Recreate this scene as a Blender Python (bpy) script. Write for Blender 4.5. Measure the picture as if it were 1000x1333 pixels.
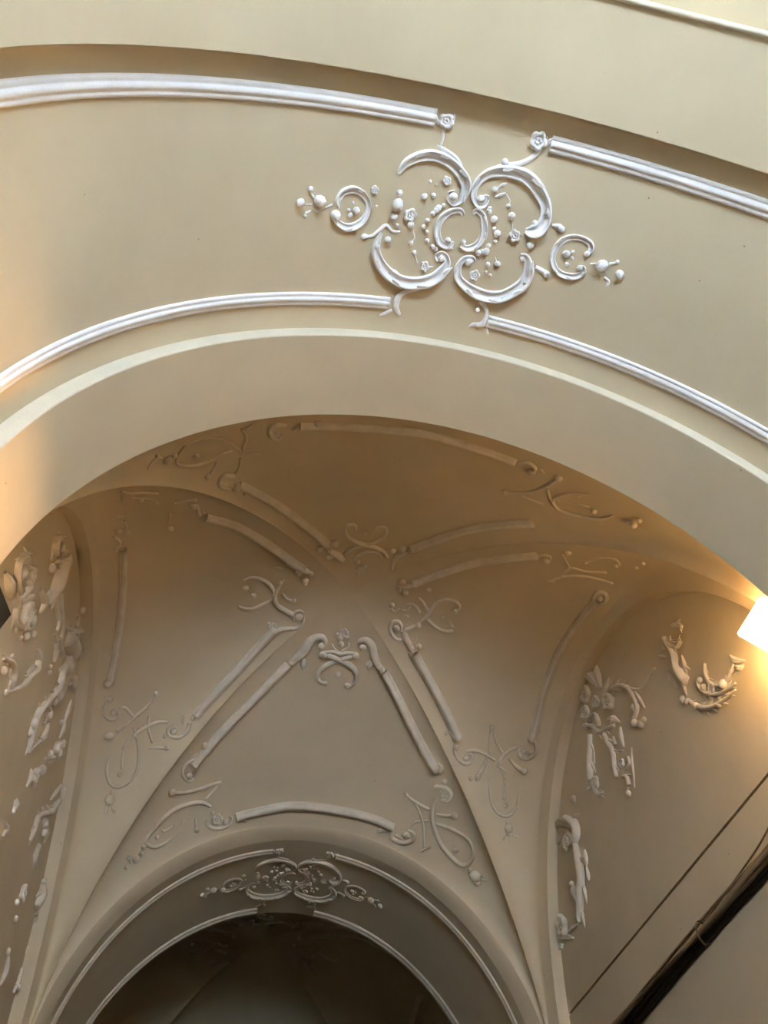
import bpy, bmesh, math, random
from mathutils import Vector, Matrix
random.seed(4)
for o in list(bpy.data.objects): bpy.data.objects.remove(o, do_unlink=True)
scene = bpy.context.scene
col = scene.collection
ZS = 3.464                      # height of the springing line above the floor

# ------------------------------------------------------------------ camera
F_PX = 1061.75
CAM = Vector((-.747, -.364, -1.864 + ZS)); YAW, PITCH, ROLL = .289, .956, -.098
fw = Vector((math.sin(YAW)*math.cos(PITCH), math.cos(YAW)*math.cos(PITCH), math.sin(PITCH)))
r0 = Vector((math.cos(YAW), -math.sin(YAW), 0)); u0 = r0.cross(fw)
rt = r0*math.cos(ROLL) + u0*math.sin(ROLL); up = -r0*math.sin(ROLL) + u0*math.cos(ROLL)
cd = bpy.data.cameras.new('camera'); cam = bpy.data.objects.new('camera', cd); col.objects.link(cam)
M = Matrix((rt, up, -fw)).transposed().to_4x4(); M.translation = CAM
cam.matrix_world = M
cd.sensor_fit = 'VERTICAL'; cd.sensor_height = 36.0; cd.lens = 36.0*F_PX/1333.0
cd.clip_start = .02; cd.clip_end = 200
scene.camera = cam

# ------------------------------------------------------------------ world, light, exposure
world = bpy.data.worlds.new('sky'); scene.world = world; world.use_nodes = True
wn = world.node_tree.nodes; wl = world.node_tree.links
bg = wn['Background']; bg.inputs['Color'].default_value = (.80, .90, 1.0, 1); bg.inputs['Strength'].default_value = 1.0
vs = scene.view_settings
vs.view_transform = 'Standard'; vs.look = 'None'; vs.gamma = 1.0; vs.use_curve_mapping = False; vs.exposure = 2.9
scene.display_settings.display_device = 'sRGB'
SUN_EL = math.radians(38)       # the sun shines on the entrance front and its frosted fanlight
sd_ = bpy.data.lights.new('sun', 'SUN'); sd_.energy = 20.0; sd_.angle = .0093; sd_.color = (1.0, .96, .90)
sun = bpy.data.objects.new('sun', sd_); col.objects.link(sun)
sun.rotation_euler = Vector((.15, math.cos(SUN_EL), -math.sin(SUN_EL))).to_track_quat('-Z', 'Y').to_euler(); sun.location = (0, -12, 12)
# ------------------------------------------------------------------ materials
def mat(name, colour, rough=.75, var=.06, scale=3.0, bump=.15, bscale=60., tint=None, spec=.3):
    m = bpy.data.materials.new(name); m.use_nodes = True
    nt = m.node_tree; n = nt.nodes; l = nt.links; b = n['Principled BSDF']
    b.inputs['Roughness'].default_value = rough; b.inputs['Specular IOR Level'].default_value = spec
    tc = n.new('ShaderNodeTexCoord'); no = n.new('ShaderNodeTexNoise'); no.inputs['Scale'].default_value = scale; no.inputs['Detail'].default_value = 6
    no.inputs['Roughness'].default_value = .6
    l.new(tc.outputs['Object'], no.inputs['Vector'])
    cr = n.new('ShaderNodeValToRGB'); e = cr.color_ramp.elements
    t = tint or colour
    e[0].position = .3; e[1].position = .7
    e[0].color = (*[c*(1-var) for c in t], 1); e[1].color = (*[min(1, c*(1+var)) for c in colour], 1)
    l.new(no.outputs['Fac'], cr.inputs['Fac']); l.new(cr.outputs['Color'], b.inputs['Base Color'])
    if bump:
        n2 = n.new('ShaderNodeTexNoise'); n2.inputs['Scale'].default_value = bscale; n2.inputs['Detail'].default_value = 4
        l.new(tc.outputs['Object'], n2.inputs['Vector'])
        bp = n.new('ShaderNodeBump'); bp.inputs['Strength'].default_value = bump; bp.inputs['Distance'].default_value = .004
        l.new(n2.outputs['Fac'], bp.inputs['Height']); l.new(bp.outputs['Normal'], b.inputs['Normal'])
    return m
def wall_mat():
    """cream distemper: mottled colour, soft trowel waviness, a few dark specks"""
    m = mat('cream_paint', (.67, .565, .395), .82, .05, 1.7, .22, 16., (.65, .545, .375), .2)
    n = m.node_tree.nodes; l = m.node_tree.links; b = n['Principled BSDF']
    src = b.inputs['Base Color'].links[0].from_socket
    tc = n['Texture Coordinate']
    v = n.new('ShaderNodeTexVoronoi'); v.inputs['Scale'].default_value = 5.5
    l.new(tc.outputs['Object'], v.inputs['Vector'])
    r = n.new('ShaderNodeValToRGB'); r.color_ramp.elements[0].position = .016; r.color_ramp.elements[1].position = .026
    r.color_ramp.elements[0].color = (.28, .22, .15, 1); r.color_ramp.elements[1].color = (1, 1, 1, 1)
    l.new(v.outputs['Distance'], r.inputs['Fac'])
    mx = n.new('ShaderNodeMixRGB'); mx.blend_type = 'MULTIPLY'; mx.inputs['Fac'].default_value = .7
    l.new(src, mx.inputs['Color1']); l.new(r.outputs['Color'], mx.inputs['Color2']); l.new(mx.outputs['Color'], b.inputs['Base Color'])
    return m
def emit(name, colour, strength):
    m = bpy.data.materials.new(name); m.use_nodes = True; b = m.node_tree.nodes['Principled BSDF']
    b.inputs['Base Color'].default_value = (*colour, 1); b.inputs['Emission Color'].default_value = (*colour, 1); b.inputs['Emission Strength'].default_value = strength
    return m
CREAM = wall_mat()
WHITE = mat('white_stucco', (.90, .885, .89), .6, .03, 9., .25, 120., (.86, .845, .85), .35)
DULL = mat('overpainted_dimmed_stucco', (.74, .66, .52), .75, .05, 9., .25, 120., (.68, .60, .47), .25)  # overpaint on corner ornaments; on the far arch it imitates dimmer light
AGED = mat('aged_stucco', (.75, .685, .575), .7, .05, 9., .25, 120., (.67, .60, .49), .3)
EDGE = mat('pale_lit_edge', (.69, .615, .48), .7, .05, 9., .2, 90.)  # pale roll colour; on the step face it imitates the light caught there
FLOOR = mat('stone_floor', (.06, .055, .05), .6, .15, 4., .3, 40.)
PAVE = mat('street_paving', (.40, .40, .40), .9, .12, 2., .3, 30.)
DADO = mat('dark_absorbing_paint', (.085, .062, .045), .5, .1, 3., .1, 30.)  # dark brown; soaks up bounced light on the added dado and far doors
FROST = bpy.data.materials.new('frosted_glass'); FROST.use_nodes = True
_n = FROST.node_tree.nodes; _t = _n.new('ShaderNodeBsdfTranslucent'); _t.inputs['Color'].default_value = (.60, .77, 1.0, 1)
FROST.node_tree.links.new(_t.outputs[0], _n['Material Output'].inputs['Surface'])
CABLE_D = mat('shadow_dark_rubber', (.012, .008, .005), .5, .1, 20., 0)  # near-black on the lowest cables imitates the shadow under the bundle
CABLE_B = mat('brown_rubber', (.12, .08, .05), .55, .15, 20., 0)
CABLE_T = mat('tan_rubber', (.26, .19, .115), .6, .15, 20., 0)
METAL = mat('bronze_metal', (.060, .045, .030), .45, .1, 12., .05)
LAMP_GLASS = emit('lamp_glass', (1.0, .62, .27), 11.0)
BULB = emit('lamp_bulb', (1.0, .58, .25), 235.0)

# ------------------------------------------------------------------ mesh helpers
def mesh_obj(name, verts, faces, m, parent=None, smooth=True, loc=None):
    me = bpy.data.meshes.new(name); me.from_pydata([tuple(v) for v in verts], [], faces); me.update()
    if smooth: me.polygons.foreach_set('use_smooth', [True]*len(me.polygons))
    me.materials.append(m)
    o = bpy.data.objects.new(name, me); col.objects.link(o)
    if parent is not None: o.parent = parent
    if loc is not None: o.location = loc
    return o
def tag(o, label, cat=None, group=None, kind=None):
    o['label'] = label
    if cat: o['category'] = cat; o['kind'] = 'thing'
    if group: o['group'] = group
    if kind: o['kind'] = kind
    return o
def empty(name, loc=(0, 0, 0)):
    o = bpy.data.objects.new(name, None); o.empty_display_size = .1; o.location = loc; col.objects.link(o); return o
def grid_faces(nr, nc, flip=False):
    f = []
    for i in range(nr-1):
        for j in range(nc-1):
            a, b, c, d = i*nc+j, i*nc+j+1, (i+1)*nc+j+1, (i+1)*nc+j
            f.append((a, d, c, b) if flip else (a, b, c, d))
    return f
def loft(name, rows, m, parent=None, smooth=True):
    nc = len(rows[0]); return mesh_obj(name, [p for r in rows for p in r], grid_faces(len(rows), nc), m, parent, smooth)
def box(name, x0, x1, y0, y1, z0, z1, m, parent=None):
    v = [(x, y, z) for z in (z0, z1) for y in (y0, y1) for x in (x0, x1)]
    f = [(0, 2, 3, 1), (4, 5, 7, 6), (0, 1, 5, 4), (2, 6, 7, 3), (0, 4, 6, 2), (1, 3, 7, 5)]
    return mesh_obj(name, v, f, m, parent, False)

# ------------------------------------------------------------------ the surfaces of the vaulted passage
A2,R2,PW,EE=1.5,1.636,1.975,.066
YM,Y0,Y1,Y2,YB,Y3=-.415,0.,1.043,1.448,4.836,4.954
Y4=Y3+1.043; Y5=Y4+.405
ZC,A3,S3,GA,GB=2.298,1.535,.015,1.759,.546
ZF,ZW=1.68,1.93
YC=(Y2+YB)/2; BB=(YB-Y2)/2
XP=1.63
def prof_z(x,A,R):
    q=min(1,abs(x)/A); return R*max(0.,1-q**PW)**(1/PW)
def prof_t(th,A,R):
    c,s=math.cos(th),math.sin(th)
    return (A*math.copysign(abs(c)**(2/PW),c), R*abs(s)**(2/PW))
def gz(t): return S3+(ZC-S3)*max(0.,1-min(1,t)**GA)**GB
def vault(x,y):
    u=min(1,abs(x)/A3); v=min(1,abs(y-YC)/BB)
    if v>=u: m,s,zt=v,(u/v if v>1e-9 else 0),ZF
    else: m,s,zt=u,v/u,ZW
    g=gz(m); ridge=ZC-(ZC-zt)*m**1.9
    return g+(ridge-g)*max(0.,1-s*s)**(1-.5*m)
# relief traced as (a, b, width) in millimetres / milliradians on its own surface: A arch soffit (angle, y), V vault (x, y), L and R side walls (y, z)
ORN={
'cart':('A',[('c',[(1789,356,11.3),(1775,311,30.1),(1751,282,35.7),(1720,264,39.5),(1687,263,39.7),(1653,277,38),(1622,305,40.2),(1600,340,42.5),(1595,380,35),(1600,414,21.5),(1616,432,17.6),(1634,418,15.6),(1636,395,14.8),(1621,385,14.8)]),('l',[(1695,274,3.8),(1671,262,20.8),(1638,273,7.6)]),('l',[(1699,221,9.4),(1667,241,24.5),(1637,265,28.5),(1606,308,5.8)]),('t',[(1692,156,14.1),(1689,190,11.2),(1691,223,11.3)]),('l',[(1743,111,7.3),(1726,120,27.5),(1709,143,7.4)]),('f',[(1693,125,31)]),('l',[(1700,151,11.1),(1698,134,22.2),(1693,108,7.4)]),('l',[(1682,139,7.4),(1675,117,20.3),(1674,96,5.9)]),('b',[(1682,109,12.9)]),('b',[(1682,141,13)]),('b',[(1623,405,20.3)]),('f',[(1652,347,20)]),('b',[(1697,362,7.7)]),('b',[(1679,371,6.9)]),('b',[(1679,414,11.6)]),('b',[(1704,424,14.7)]),('b',[(1775,425,14.6)]),('b',[(1774,474,29)]),('f',[(1732,507,28.1)]),('b',[(1724,547,15.8)]),('b',[(1777,525,17.5)]),('b',[(1762,559,9.8)]),('c',[(1544,387,11.4),(1528,377,13.7),(1528,411,16.5),(1547,419,20.6),(1566,391,21.9),(1569,352,27.2),(1558,312,31.5),(1536,281,35.9),(1508,266,40.3),(1479,260,44.8),(1445,264,49.4),(1414,285,49.6),(1388,319,45.3),(1367,358,43.3),(1357,408,43.6),(1363,454,53.2),(1382,473,48.7),(1400,476,18.6)]),('b',[(1545,391,17.3)]),('l',[(1538,269,8.9),(1511,251,26.8),(1480,254,6.7)]),('b',[(1507,229,15.1)]),('t',[(1496,235,16.1),(1469,223,20.5),(1444,197,21.3),(1427,163,19.4),(1425,137,17.6)]),('f',[(1436,122,36.8)]),('l',[(1452,143,8.8),(1448,121,24.1),(1447,96,7)]),('l',[(1428,147,8.8),(1420,127,24.1),(1418,98,7)]),('l',[(1414,142,8.8),(1405,116,24.1),(1392,96,7.9)]),('b',[(1444,146,13.2)]),('b',[(1514,341,14.5)]),('l',[(1507,337,9.1),(1495,318,16.3),(1485,308,6.8)]),('l',[(1506,372,9.1),(1493,359,16.4),(1481,346,6.4)]),('t',[(1480,350,6.4),(1465,372,6.4),(1465,394,6.4)]),('b',[(1465,394,10.1)]),('b',[(1448,429,15.7)]),('t',[(1447,443,5.1),(1436,482,5.1)]),('f',[(1425,506,27.1)]),('b',[(1353,391,13.7)]),('b',[(1381,434,12.9)]),('t',[(1333,428,15.7),(1319,423,20.2),(1309,423,21.2)]),('b',[(1307,431,15.7)]),('c',[(1801,597,12.8),(1808,641,25.7),(1805,684,34.5),(1787,730,42.6),(1760,766,46.1),(1724,793,46.5),(1684,798,49),(1650,786,49.1),(1620,760,46.8),(1601,722,42.2),(1593,686,27.4),(1602,655,21.1),(1618,646,16.7),(1630,662,14.9),(1621,680,13.2)]),('b',[(1614,669,15.8)]),('b',[(1806,660,13.7)]),('b',[(1780,623,15.4)]),('b',[(1849,622,16.1)]),('t',[(1843,621,14.4),(1826,616,15.3),(1811,593,17.8),(1793,566,17.8),(1772,587,14.5),(1749,583,6.8)]),('l',[(1764,785,6.2),(1747,759,26.4),(1718,776,6.2)]),('l',[(1668,788,6.2),(1651,779,26.8),(1631,770,6.2)]),('t',[(1653,824,11.7),(1682,833,20.6),(1706,857,26.9),(1714,892,30.6),(1711,924,28.1),(1696,953,18.2)]),('l',[(1754,966,9.1),(1741,954,18.1),(1722,934,13.6)]),('b',[(1712,625,13)]),('b',[(1696,661,10.9)]),('t',[(1716,565,4.7),(1704,599,4.7),(1711,620,4.8)]),('t',[(1692,671,3.9),(1679,706,4)]),('f',[(1657,714,23)]),('l',[(1654,720,10.6),(1637,714,10.6),(1630,710,3.5)]),('c',[(1514,655,13.3),(1525,640,17.3),(1547,653,21.4),(1557,692,25.6),(1549,738,32),(1522,767,37.3),(1485,787,45.9),(1447,792,47),(1409,775,46.9),(1380,736,46.6),(1361,694,46.3),(1357,647,45),(1365,608,34.5),(1377,582,22.3),(1393,583,18.2)]),('b',[(1531,661,18.4)]),('f',[(1504,712,24.7)]),('b',[(1475,653,12.3)]),('b',[(1448,641,15.3)]),('b',[(1475,689,8.7)]),('b',[(1460,697,8.7)]),('t',[(1460,616,5.6),(1452,637,5.6)]),('b',[(1384,594,12.2)]),('b',[(1375,531,18.1)]),('t',[(1342,614,19.3),(1323,622,22.4),(1305,630,24.4)]),('b',[(1306,631,15.3)]),('l',[(1509,800,7.3),(1490,789,26.1),(1460,800,7.3)]),('b',[(1405,785,12.5)]),('b',[(1353,690,15.4)]),('t',[(1468,822,23.1),(1447,848,21.1),(1438,878,21.2),(1439,921,29.8),(1460,937,21.3)]),('b',[(1467,863,11.6)]),('l',[(1478,952,7.5),(1467,937,21.3),(1451,925,10.6)]),('l',[(1431,935,13.9),(1423,954,16),(1415,966,5.4)]),('c',[(1582,471,13.2),(1594,455,19.7),(1619,466,22.9),(1637,493,26.3),(1645,525,26.4),(1644,558,26.5),(1634,592,26.7),(1617,611,23.5),(1597,609,20.2),(1594,587,13.4)]),('b',[(1608,585,13.4)]),('c',[(1557,457,13.2),(1546,441,19.7),(1528,455,23.1),(1519,481,26.5),(1511,512,26.6),(1511,549,26.8),(1524,587,26.9),(1546,604,23.6),(1566,597,16.8)]),('b',[(1562,582,13.4)]),('b',[(1680,520,12)]),('b',[(1686,547,11.1)]),('b',[(1673,566,7.8)]),('b',[(1667,603,10.4)]),('b',[(1647,625,11.3)]),('b',[(1637,633,11.4)]),('b',[(1660,469,14.4)]),('b',[(1669,488,11.9)]),('b',[(1657,460,14.1)]),('b',[(1645,447,10.2)]),('b',[(1513,433,12.9)]),('b',[(1493,459,15.7)]),('b',[(1474,515,16.8)]),('b',[(1486,498,10.2)]),('b',[(1473,549,8.4)]),('b',[(1513,419,9.2)]),('b',[(1488,574,12.1)]),('b',[(1490,599,17.2)]),('b',[(1499,604,13.2)]),('b',[(1510,612,14.2)]),('b',[(1472,549,7.5)]),('c',[(1932,513,13.2),(1941,486,21.6),(1930,452,26.2),(1906,437,26.2),(1878,449,24.6),(1858,478,21),(1852,513,19.2),(1861,552,24.1),(1881,581,28),(1906,590,27.9),(1930,576,22.9),(1942,554,23.7)]),('b',[(1943,544,22.7)]),('b',[(1886,518,17.2)]),('b',[(1907,519,8.5)]),('b',[(1901,539,11.4)]),('b',[(1899,489,7.1)]),('f',[(1845,428,17.1)]),('b',[(1831,492,5.8)]),('b',[(1994,492,26.9)]),('t',[(2008,525,9.3),(1994,535,12.1),(1977,522,7.5)]),('t',[(2025,461,11),(2011,482,11.1)]),('b',[(2024,450,12.8)]),('t',[(1974,520,8.4),(1955,504,8.4)]),('b',[(2048,503,19.2)]),('t',[(2031,511,5.5),(2013,510,5.6)]),('t',[(2012,535,9.3),(2027,546,11.1)]),('b',[(2027,557,9.3)]),('c',[(1221,502,13.9),(1213,481,22.8),(1221,455,21.7),(1245,445,19.7),(1273,452,21.8),(1296,481,24.9),(1306,523,22),(1303,563,20.1),(1286,599,22.3),(1261,614,25.3),(1232,607,25.3),(1215,587,21.1),(1215,563,19.1),(1226,561,14)]),('b',[(1225,565,14.1)]),('b',[(1219,499,12.9)]),('b',[(1272,523,17.5)]),('b',[(1257,508,7.5)]),('b',[(1253,534,7.5)]),('b',[(1262,565,9.1)]),('b',[(1170,526,27.8)]),('t',[(1178,558,8),(1163,562,12),(1154,548,7)]),('t',[(1187,529,8),(1202,536,7)]),('t',[(1154,513,13.9),(1136,498,9.9)]),('b',[(1135,493,8.9)]),('b',[(1117,539,21.8)]),('t',[(1155,572,11),(1139,582,12),(1139,603,14)])]),
'apexF':('V',[('t',[(-313,3722,34),(-275,3690,51),(-231,3643,67.9),(-208,3574,67.7),(-173,3529,50.7),(-123,3523,42.3),(-95,3561,34),(-106,3596,25.5)]),('b',[(-116,3592,23.8)]),('b',[(-296,3718,30.6)]),('b',[(-207,3633,22.1)]),('l',[(-224,3692,17),(-216,3740,51.3),(-213,3783,12)]),('t',[(334,3697,38),(293,3666,51.7),(254,3597,56.6),(228,3533,56.3),(183,3500,47.7),(144,3520,34.1),(147,3560,25.6)]),('b',[(173,3561,25.7)]),('b',[(334,3697,25.9)]),('l',[(255,3647,17.2),(241,3691,48.3),(244,3729,15.6)]),('b',[(269,3633,20.6)]),('t',[(-96,3659,37.6),(-28,3677,37.8),(28,3695,37.9),(102,3717,43.2),(153,3760,39.8),(169,3824,31.3),(147,3871,29.6),(109,3882,26.1)]),('b',[(117,3876,22.6)]),('t',[(140,3641,37.8),(84,3667,34.4),(28,3695,31),(-44,3737,37.9),(-88,3783,34.5),(-100,3841,25.9),(-68,3876,26),(-28,3877,29.5)]),('t',[(-93,3649,25.6),(-27,3634,25.7),(19,3643,29.2),(77,3629,25.7),(129,3629,25.8)]),('b',[(-95,3664,27.4)]),('b',[(135,3637,27.5)]),('b',[(35,3801,22.5)]),('f',[(18,3469,32.2)]),('b',[(45,3500,20.4)]),('b',[(1,3516,23.8)]),('b',[(18,3564,22.2)]),('t',[(71,3550,13.7),(66,3591,17.1),(33,3626,17.1)]),('t',[(-50,3572,13.6),(-22,3609,13.7),(7,3629,13.7)]),('b',[(-16,3493,17)])]),
'apexL':('V',[('t',[(-708,3069,14.2),(-670,3046,20.1),(-618,3050,23.7),(-560,3087,27.5),(-519,3135,27.7),(-498,3198,24.3),(-516,3245,20.7),(-566,3283,24.4),(-628,3312,21.9),(-688,3303,20.6),(-717,3283,16.9)]),('b',[(-687,3130,20.3)]),('b',[(-630,3198,18.1)]),('t',[(-450,3064,18),(-469,3102,24.1),(-481,3150,27.8),(-491,3206,28),(-470,3274,30.6),(-415,3317,34.5),(-354,3351,37.2)]),('b',[(-511,3192,10.9)]),('t',[(-446,3181,14.6),(-409,3227,20.8),(-364,3244,22.1)]),('b',[(-359,3236,14.7)]),('b',[(-468,3089,15.6)]),('t',[(-276,3335,14.9),(-315,3319,22.3),(-342,3350,24.8),(-335,3392,22.4),(-303,3397,22.4)]),('b',[(-308,3366,28.6)]),('t',[(-272,3359,16.2),(-276,3415,25),(-307,3451,27.5),(-363,3459,31.2),(-417,3469,37.4),(-456,3501,37.4)]),('f',[(-477,3441,29.8)]),('b',[(-497,3427,14.9)]),('b',[(-424,3486,18.7)])]),
'apexR':('V',[('t',[(515,3287,16.4),(536,3241,25.1),(557,3194,28.8),(574,3105,24.8),(604,3052,22.2),(646,3023,22.1),(697,3026,22.1),(730,3057,22.2),(729,3101,18.6)]),('b',[(718,3105,16.1)]),('t',[(554,3236,25.1),(593,3264,25.2),(651,3293,24),(702,3296,22.7),(742,3275,18.9)]),('l',[(707,3210,8.8),(723,3237,25.1),(741,3247,8.8)]),('b',[(653,3183,15)]),('t',[(459,3073,12.4),(491,3102,22.3),(517,3132,18.7)]),('l',[(509,3126,8.7),(536,3159,31.2),(548,3197,12.5)]),('t',[(383,3155,12.5),(424,3139,18.7),(460,3158,21.2),(494,3197,18.8)]),('b',[(300,3181,21.2)]),('t',[(294,3210,15),(330,3233,18.8),(355,3199,16.3)]),('t',[(375,3206,13.8),(406,3202,16.3),(423,3164,10)]),('l',[(397,3248,12.6),(417,3251,27.7),(436,3250,8.8)]),('t',[(511,3300,25.3),(473,3329,29.1),(435,3361,29.2)]),('b',[(507,3297,22.7)]),('t',[(431,3435,19.1),(387,3444,22.9),(344,3410,25.4),(325,3363,25.3),(335,3317,25.2),(372,3308,25.2),(398,3340,22.8),(396,3378,19)]),('b',[(367,3362,25.3)]),('t',[(416,3366,38.1),(440,3419,50.9),(475,3461,44.7),(518,3515,38.5)]),('t',[(516,3379,10.2),(514,3431,19.1),(495,3464,19.2)]),('b',[(546,3459,21.7)]),('b',[(527,3492,17.9)]),('b',[(499,3529,16.7)])]),
'apexN':('V',[('t',[(-72,2557,18.3),(-85,2512,21.2),(-123,2511,21.1),(-138,2555,18.2),(-118,2617,23),(-64,2657,27.9),(4,2680,31.1),(78,2693,31.2),(140,2718,26.7),(178,2764,19)]),('t',[(53,2538,15.3),(60,2500,21.2),(96,2490,21.2),(118,2533,19.9),(111,2589,20),(69,2648,23.3),(-1,2693,26.5),(-58,2727,28.1),(-91,2761,28.2)]),('b',[(-6,2573,19.9)]),('t',[(-28,2839,15.9),(-7,2783,22.1),(56,2740,22),(113,2743,18.9),(144,2775,14.2)]),('f',[(28,2921,30.5)]),('b',[(-3,2846,19.1)]),('b',[(53,2881,16)]),('b',[(-268,2747,26.3)]),('b',[(-183,2694,29.4)]),('t',[(-202,2764,31.2),(-139,2806,44.1),(-99,2849,36.5)]),('b',[(-192,2820,23.6)]),('l',[(-107,2803,12.6),(-78,2747,34.5),(-44,2719,10.9)]),('b',[(250,2645,23.3)]),('t',[(272,2671,39),(238,2731,39.3),(221,2796,31.7),(225,2851,24)]),('b',[(196,2688,20.3)])]),
'endLU':('V',[('t',[(-448,2904,29.4),(-385,2935,47.4),(-332,2966,47.8),(-287,2988,24)]),('b',[(-365,2991,23.9)]),('l',[(-524,2952,9.4),(-494,2960,26),(-469,2971,8.3)]),('b',[(-309,3060,20.5)]),('b',[(-308,3089,17)]),('b',[(-287,2988,20.4)])]),
'endRU':('V',[('t',[(299,3005,18.4),(346,2992,34.2),(396,2968,34.2),(428,2921,36.4)]),('b',[(365,3049,22.2)]),('b',[(503,2975,17.1)]),('b',[(318,3036,18.4)]),('b',[(318,2954,24.3)])]),
'cornerLL':('V',[('t',[(-1157,3862,11.5),(-1200,3946,18.7),(-1260,3997,21.5),(-1325,4044,24.3),(-1378,4078,25.6)]),('b',[(-1168,3881,15.9)]),('b',[(-1421,4086,32.6)]),('t',[(-1377,3935,14.2),(-1345,3942,21.4),(-1308,3983,20),(-1270,4022,17.2)]),('t',[(-1068,4060,18.9),(-1131,4057,24.7),(-1196,4076,26),(-1251,4106,25.9),(-1293,4136,21.5),(-1324,4184,18.6)]),('b',[(-1266,4116,15.8)]),('t',[(-1276,4072,17.2),(-1243,4154,17.3),(-1219,4234,17.3),(-1219,4299,18.7),(-1259,4346,21.4),(-1322,4363,24.2),(-1373,4336,24.1),(-1404,4273,18.4),(-1403,4208,11.4)]),('t',[(-1191,4013,14.4),(-1188,4083,15.9),(-1147,4167,14.5)]),('t',[(-1176,4193,11.6),(-1121,4192,17.4),(-1051,4192,21.8)]),('b',[(-1048,4189,17.4)]),('t',[(-1315,4197,8.6),(-1321,4240,12.9),(-1309,4284,15.7)]),('b',[(-1321,4308,15.7)]),('t',[(-1359,4371,14.2),(-1348,4391,14.2)]),('b',[(-1356,4412,31.1)]),('t',[(-1362,4437,15.5),(-1366,4469,21.1)]),('t',[(-1335,4439,14.1),(-1311,4462,16.9)]),('t',[(-1436,3851,28.1),(-1466,3863,21),(-1479,3906,18.2),(-1454,3967,19.7),(-1414,3999,24.1),(-1381,3988,21.3),(-1389,3946,18.4),(-1415,3939,15.5)]),('b',[(-1413,3953,18.4)]),('b',[(-1464,3754,27.9)]),('b',[(-1438,3868,16.9)]),('t',[(-926,4064,26.4),(-939,4107,29.3),(-984,4136,26.3),(-1042,4132,21.9),(-1061,4101,21.9),(-1022,4087,21.9),(-997,4106,17.5)]),('b',[(-1021,4112,21.9)]),('b',[(-1073,4135,13.1)]),('l',[(-967,4077,11.7),(-968,4049,24.9),(-976,4026,7.3)]),('b',[(-910,4036,19.1)])]),
'cornerFL':('V',[('t',[(-987,4477,24.7),(-909,4515,25),(-810,4533,27.4),(-732,4527,27.6),(-662,4525,19.2)]),('b',[(-983,4474,26.8)]),('t',[(-680,4540,14.9),(-715,4579,17),(-750,4607,14.9)]),('t',[(-712,4662,21.3),(-767,4625,27.6),(-849,4604,29.4),(-935,4599,29.1),(-1005,4620,26.8),(-1053,4656,22.5),(-1093,4684,22.4),(-1092,4716,22.4),(-1045,4757,24.5),(-981,4768,20.6),(-921,4747,12.5),(-873,4692,10.5)]),('t',[(-938,4697,10.4),(-993,4703,16.5),(-1009,4687,12.4)]),('b',[(-1035,4714,14.4)]),('t',[(-805,4698,12.7),(-791,4751,19)]),('b',[(-783,4769,21.1)]),('t',[(-1091,4720,12.2),(-1118,4739,14.2)]),('b',[(-1112,4724,16.2)]),('b',[(-1120,4748,16.2)]),('b',[(-1148,4756,26.1)]),('b',[(-1190,4726,18)]),('b',[(-1195,4764,13.9)]),('t',[(-1196,4710,12),(-1171,4762,14)]),('t',[(-830,4313,18.8),(-887,4308,24.9),(-922,4333,26.9),(-925,4386,26.9),(-885,4447,27.1),(-847,4442,23.1),(-858,4397,18.8)]),('b',[(-884,4414,20.9)]),('b',[(-811,4234,27.2)]),('l',[(-890,4284,12.4),(-852,4287,31.2),(-822,4338,10.5)]),('t',[(-721,4729,19.2),(-721,4758,23.4),(-659,4796,29.9),(-577,4797,28),(-552,4765,23.7),(-571,4745,17.2)]),('f',[(-658,4744,36.4)]),('b',[(-597,4773,21.5)]),('b',[(-460,4783,19.6)]),('b',[(-695,4701,17.1)])]),
'cornerFR':('V',[('t',[(652,4504,16),(700,4522,22),(761,4532,23.9),(829,4532,23.8)]),('b',[(657,4504,16)]),('t',[(709,4518,14),(770,4582,17.9),(805,4644,19.9),(822,4718,17.9),(828,4760,15.9)]),('t',[(812,4787,11.9),(873,4737,15.9)]),('t',[(861,4436,19.8),(849,4508,25.8),(857,4577,27.8),(885,4631,29.7),(933,4688,31.6),(1003,4719,33.4),(1077,4722,33.2),(1125,4677,31.1),(1136,4608,25.3),(1109,4558,23.4),(1060,4555,23.5),(997,4565,23.6),(925,4584,21.8),(879,4596,19.8)]),('t',[(879,4538,17.8),(941,4511,21.7),(990,4472,23.6)]),('b',[(994,4469,25.5)]),('b',[(1032,4666,27.5)]),('t',[(1016,4623,13.8),(1027,4658,19.6)]),('t',[(718,4688,16),(751,4646,19.9),(796,4622,15.9),(850,4593,11.9)]),('b',[(1142,4706,21.4)]),('b',[(1173,4711,42.6)]),('t',[(1191,4715,13.5),(1236,4678,17.3)]),('b',[(1185,4734,23.2)]),('t',[(1195,4681,13.5),(1220,4680,13.5)]),('t',[(825,4203,23.6),(855,4213,21.6),(855,4258,19.7)]),('t',[(856,4361,29.6),(908,4336,33.4),(943,4350,33.4),(931,4406,33.5),(897,4429,27.6)]),('f',[(906,4373,33.5)]),('b',[(891,4296,19.7)]),('b',[(852,4363,19.8)]),('t',[(529,4750,30.1),(598,4745,40.1),(605,4789,36),(676,4792,37.9),(740,4758,33.9),(748,4717,27.9),(703,4714,24)]),('t',[(622,4769,26),(682,4772,26),(727,4740,18)]),('b',[(698,4743,28)]),('l',[(496,4798,14),(522,4772,36.1),(561,4765,14)])]),
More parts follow.
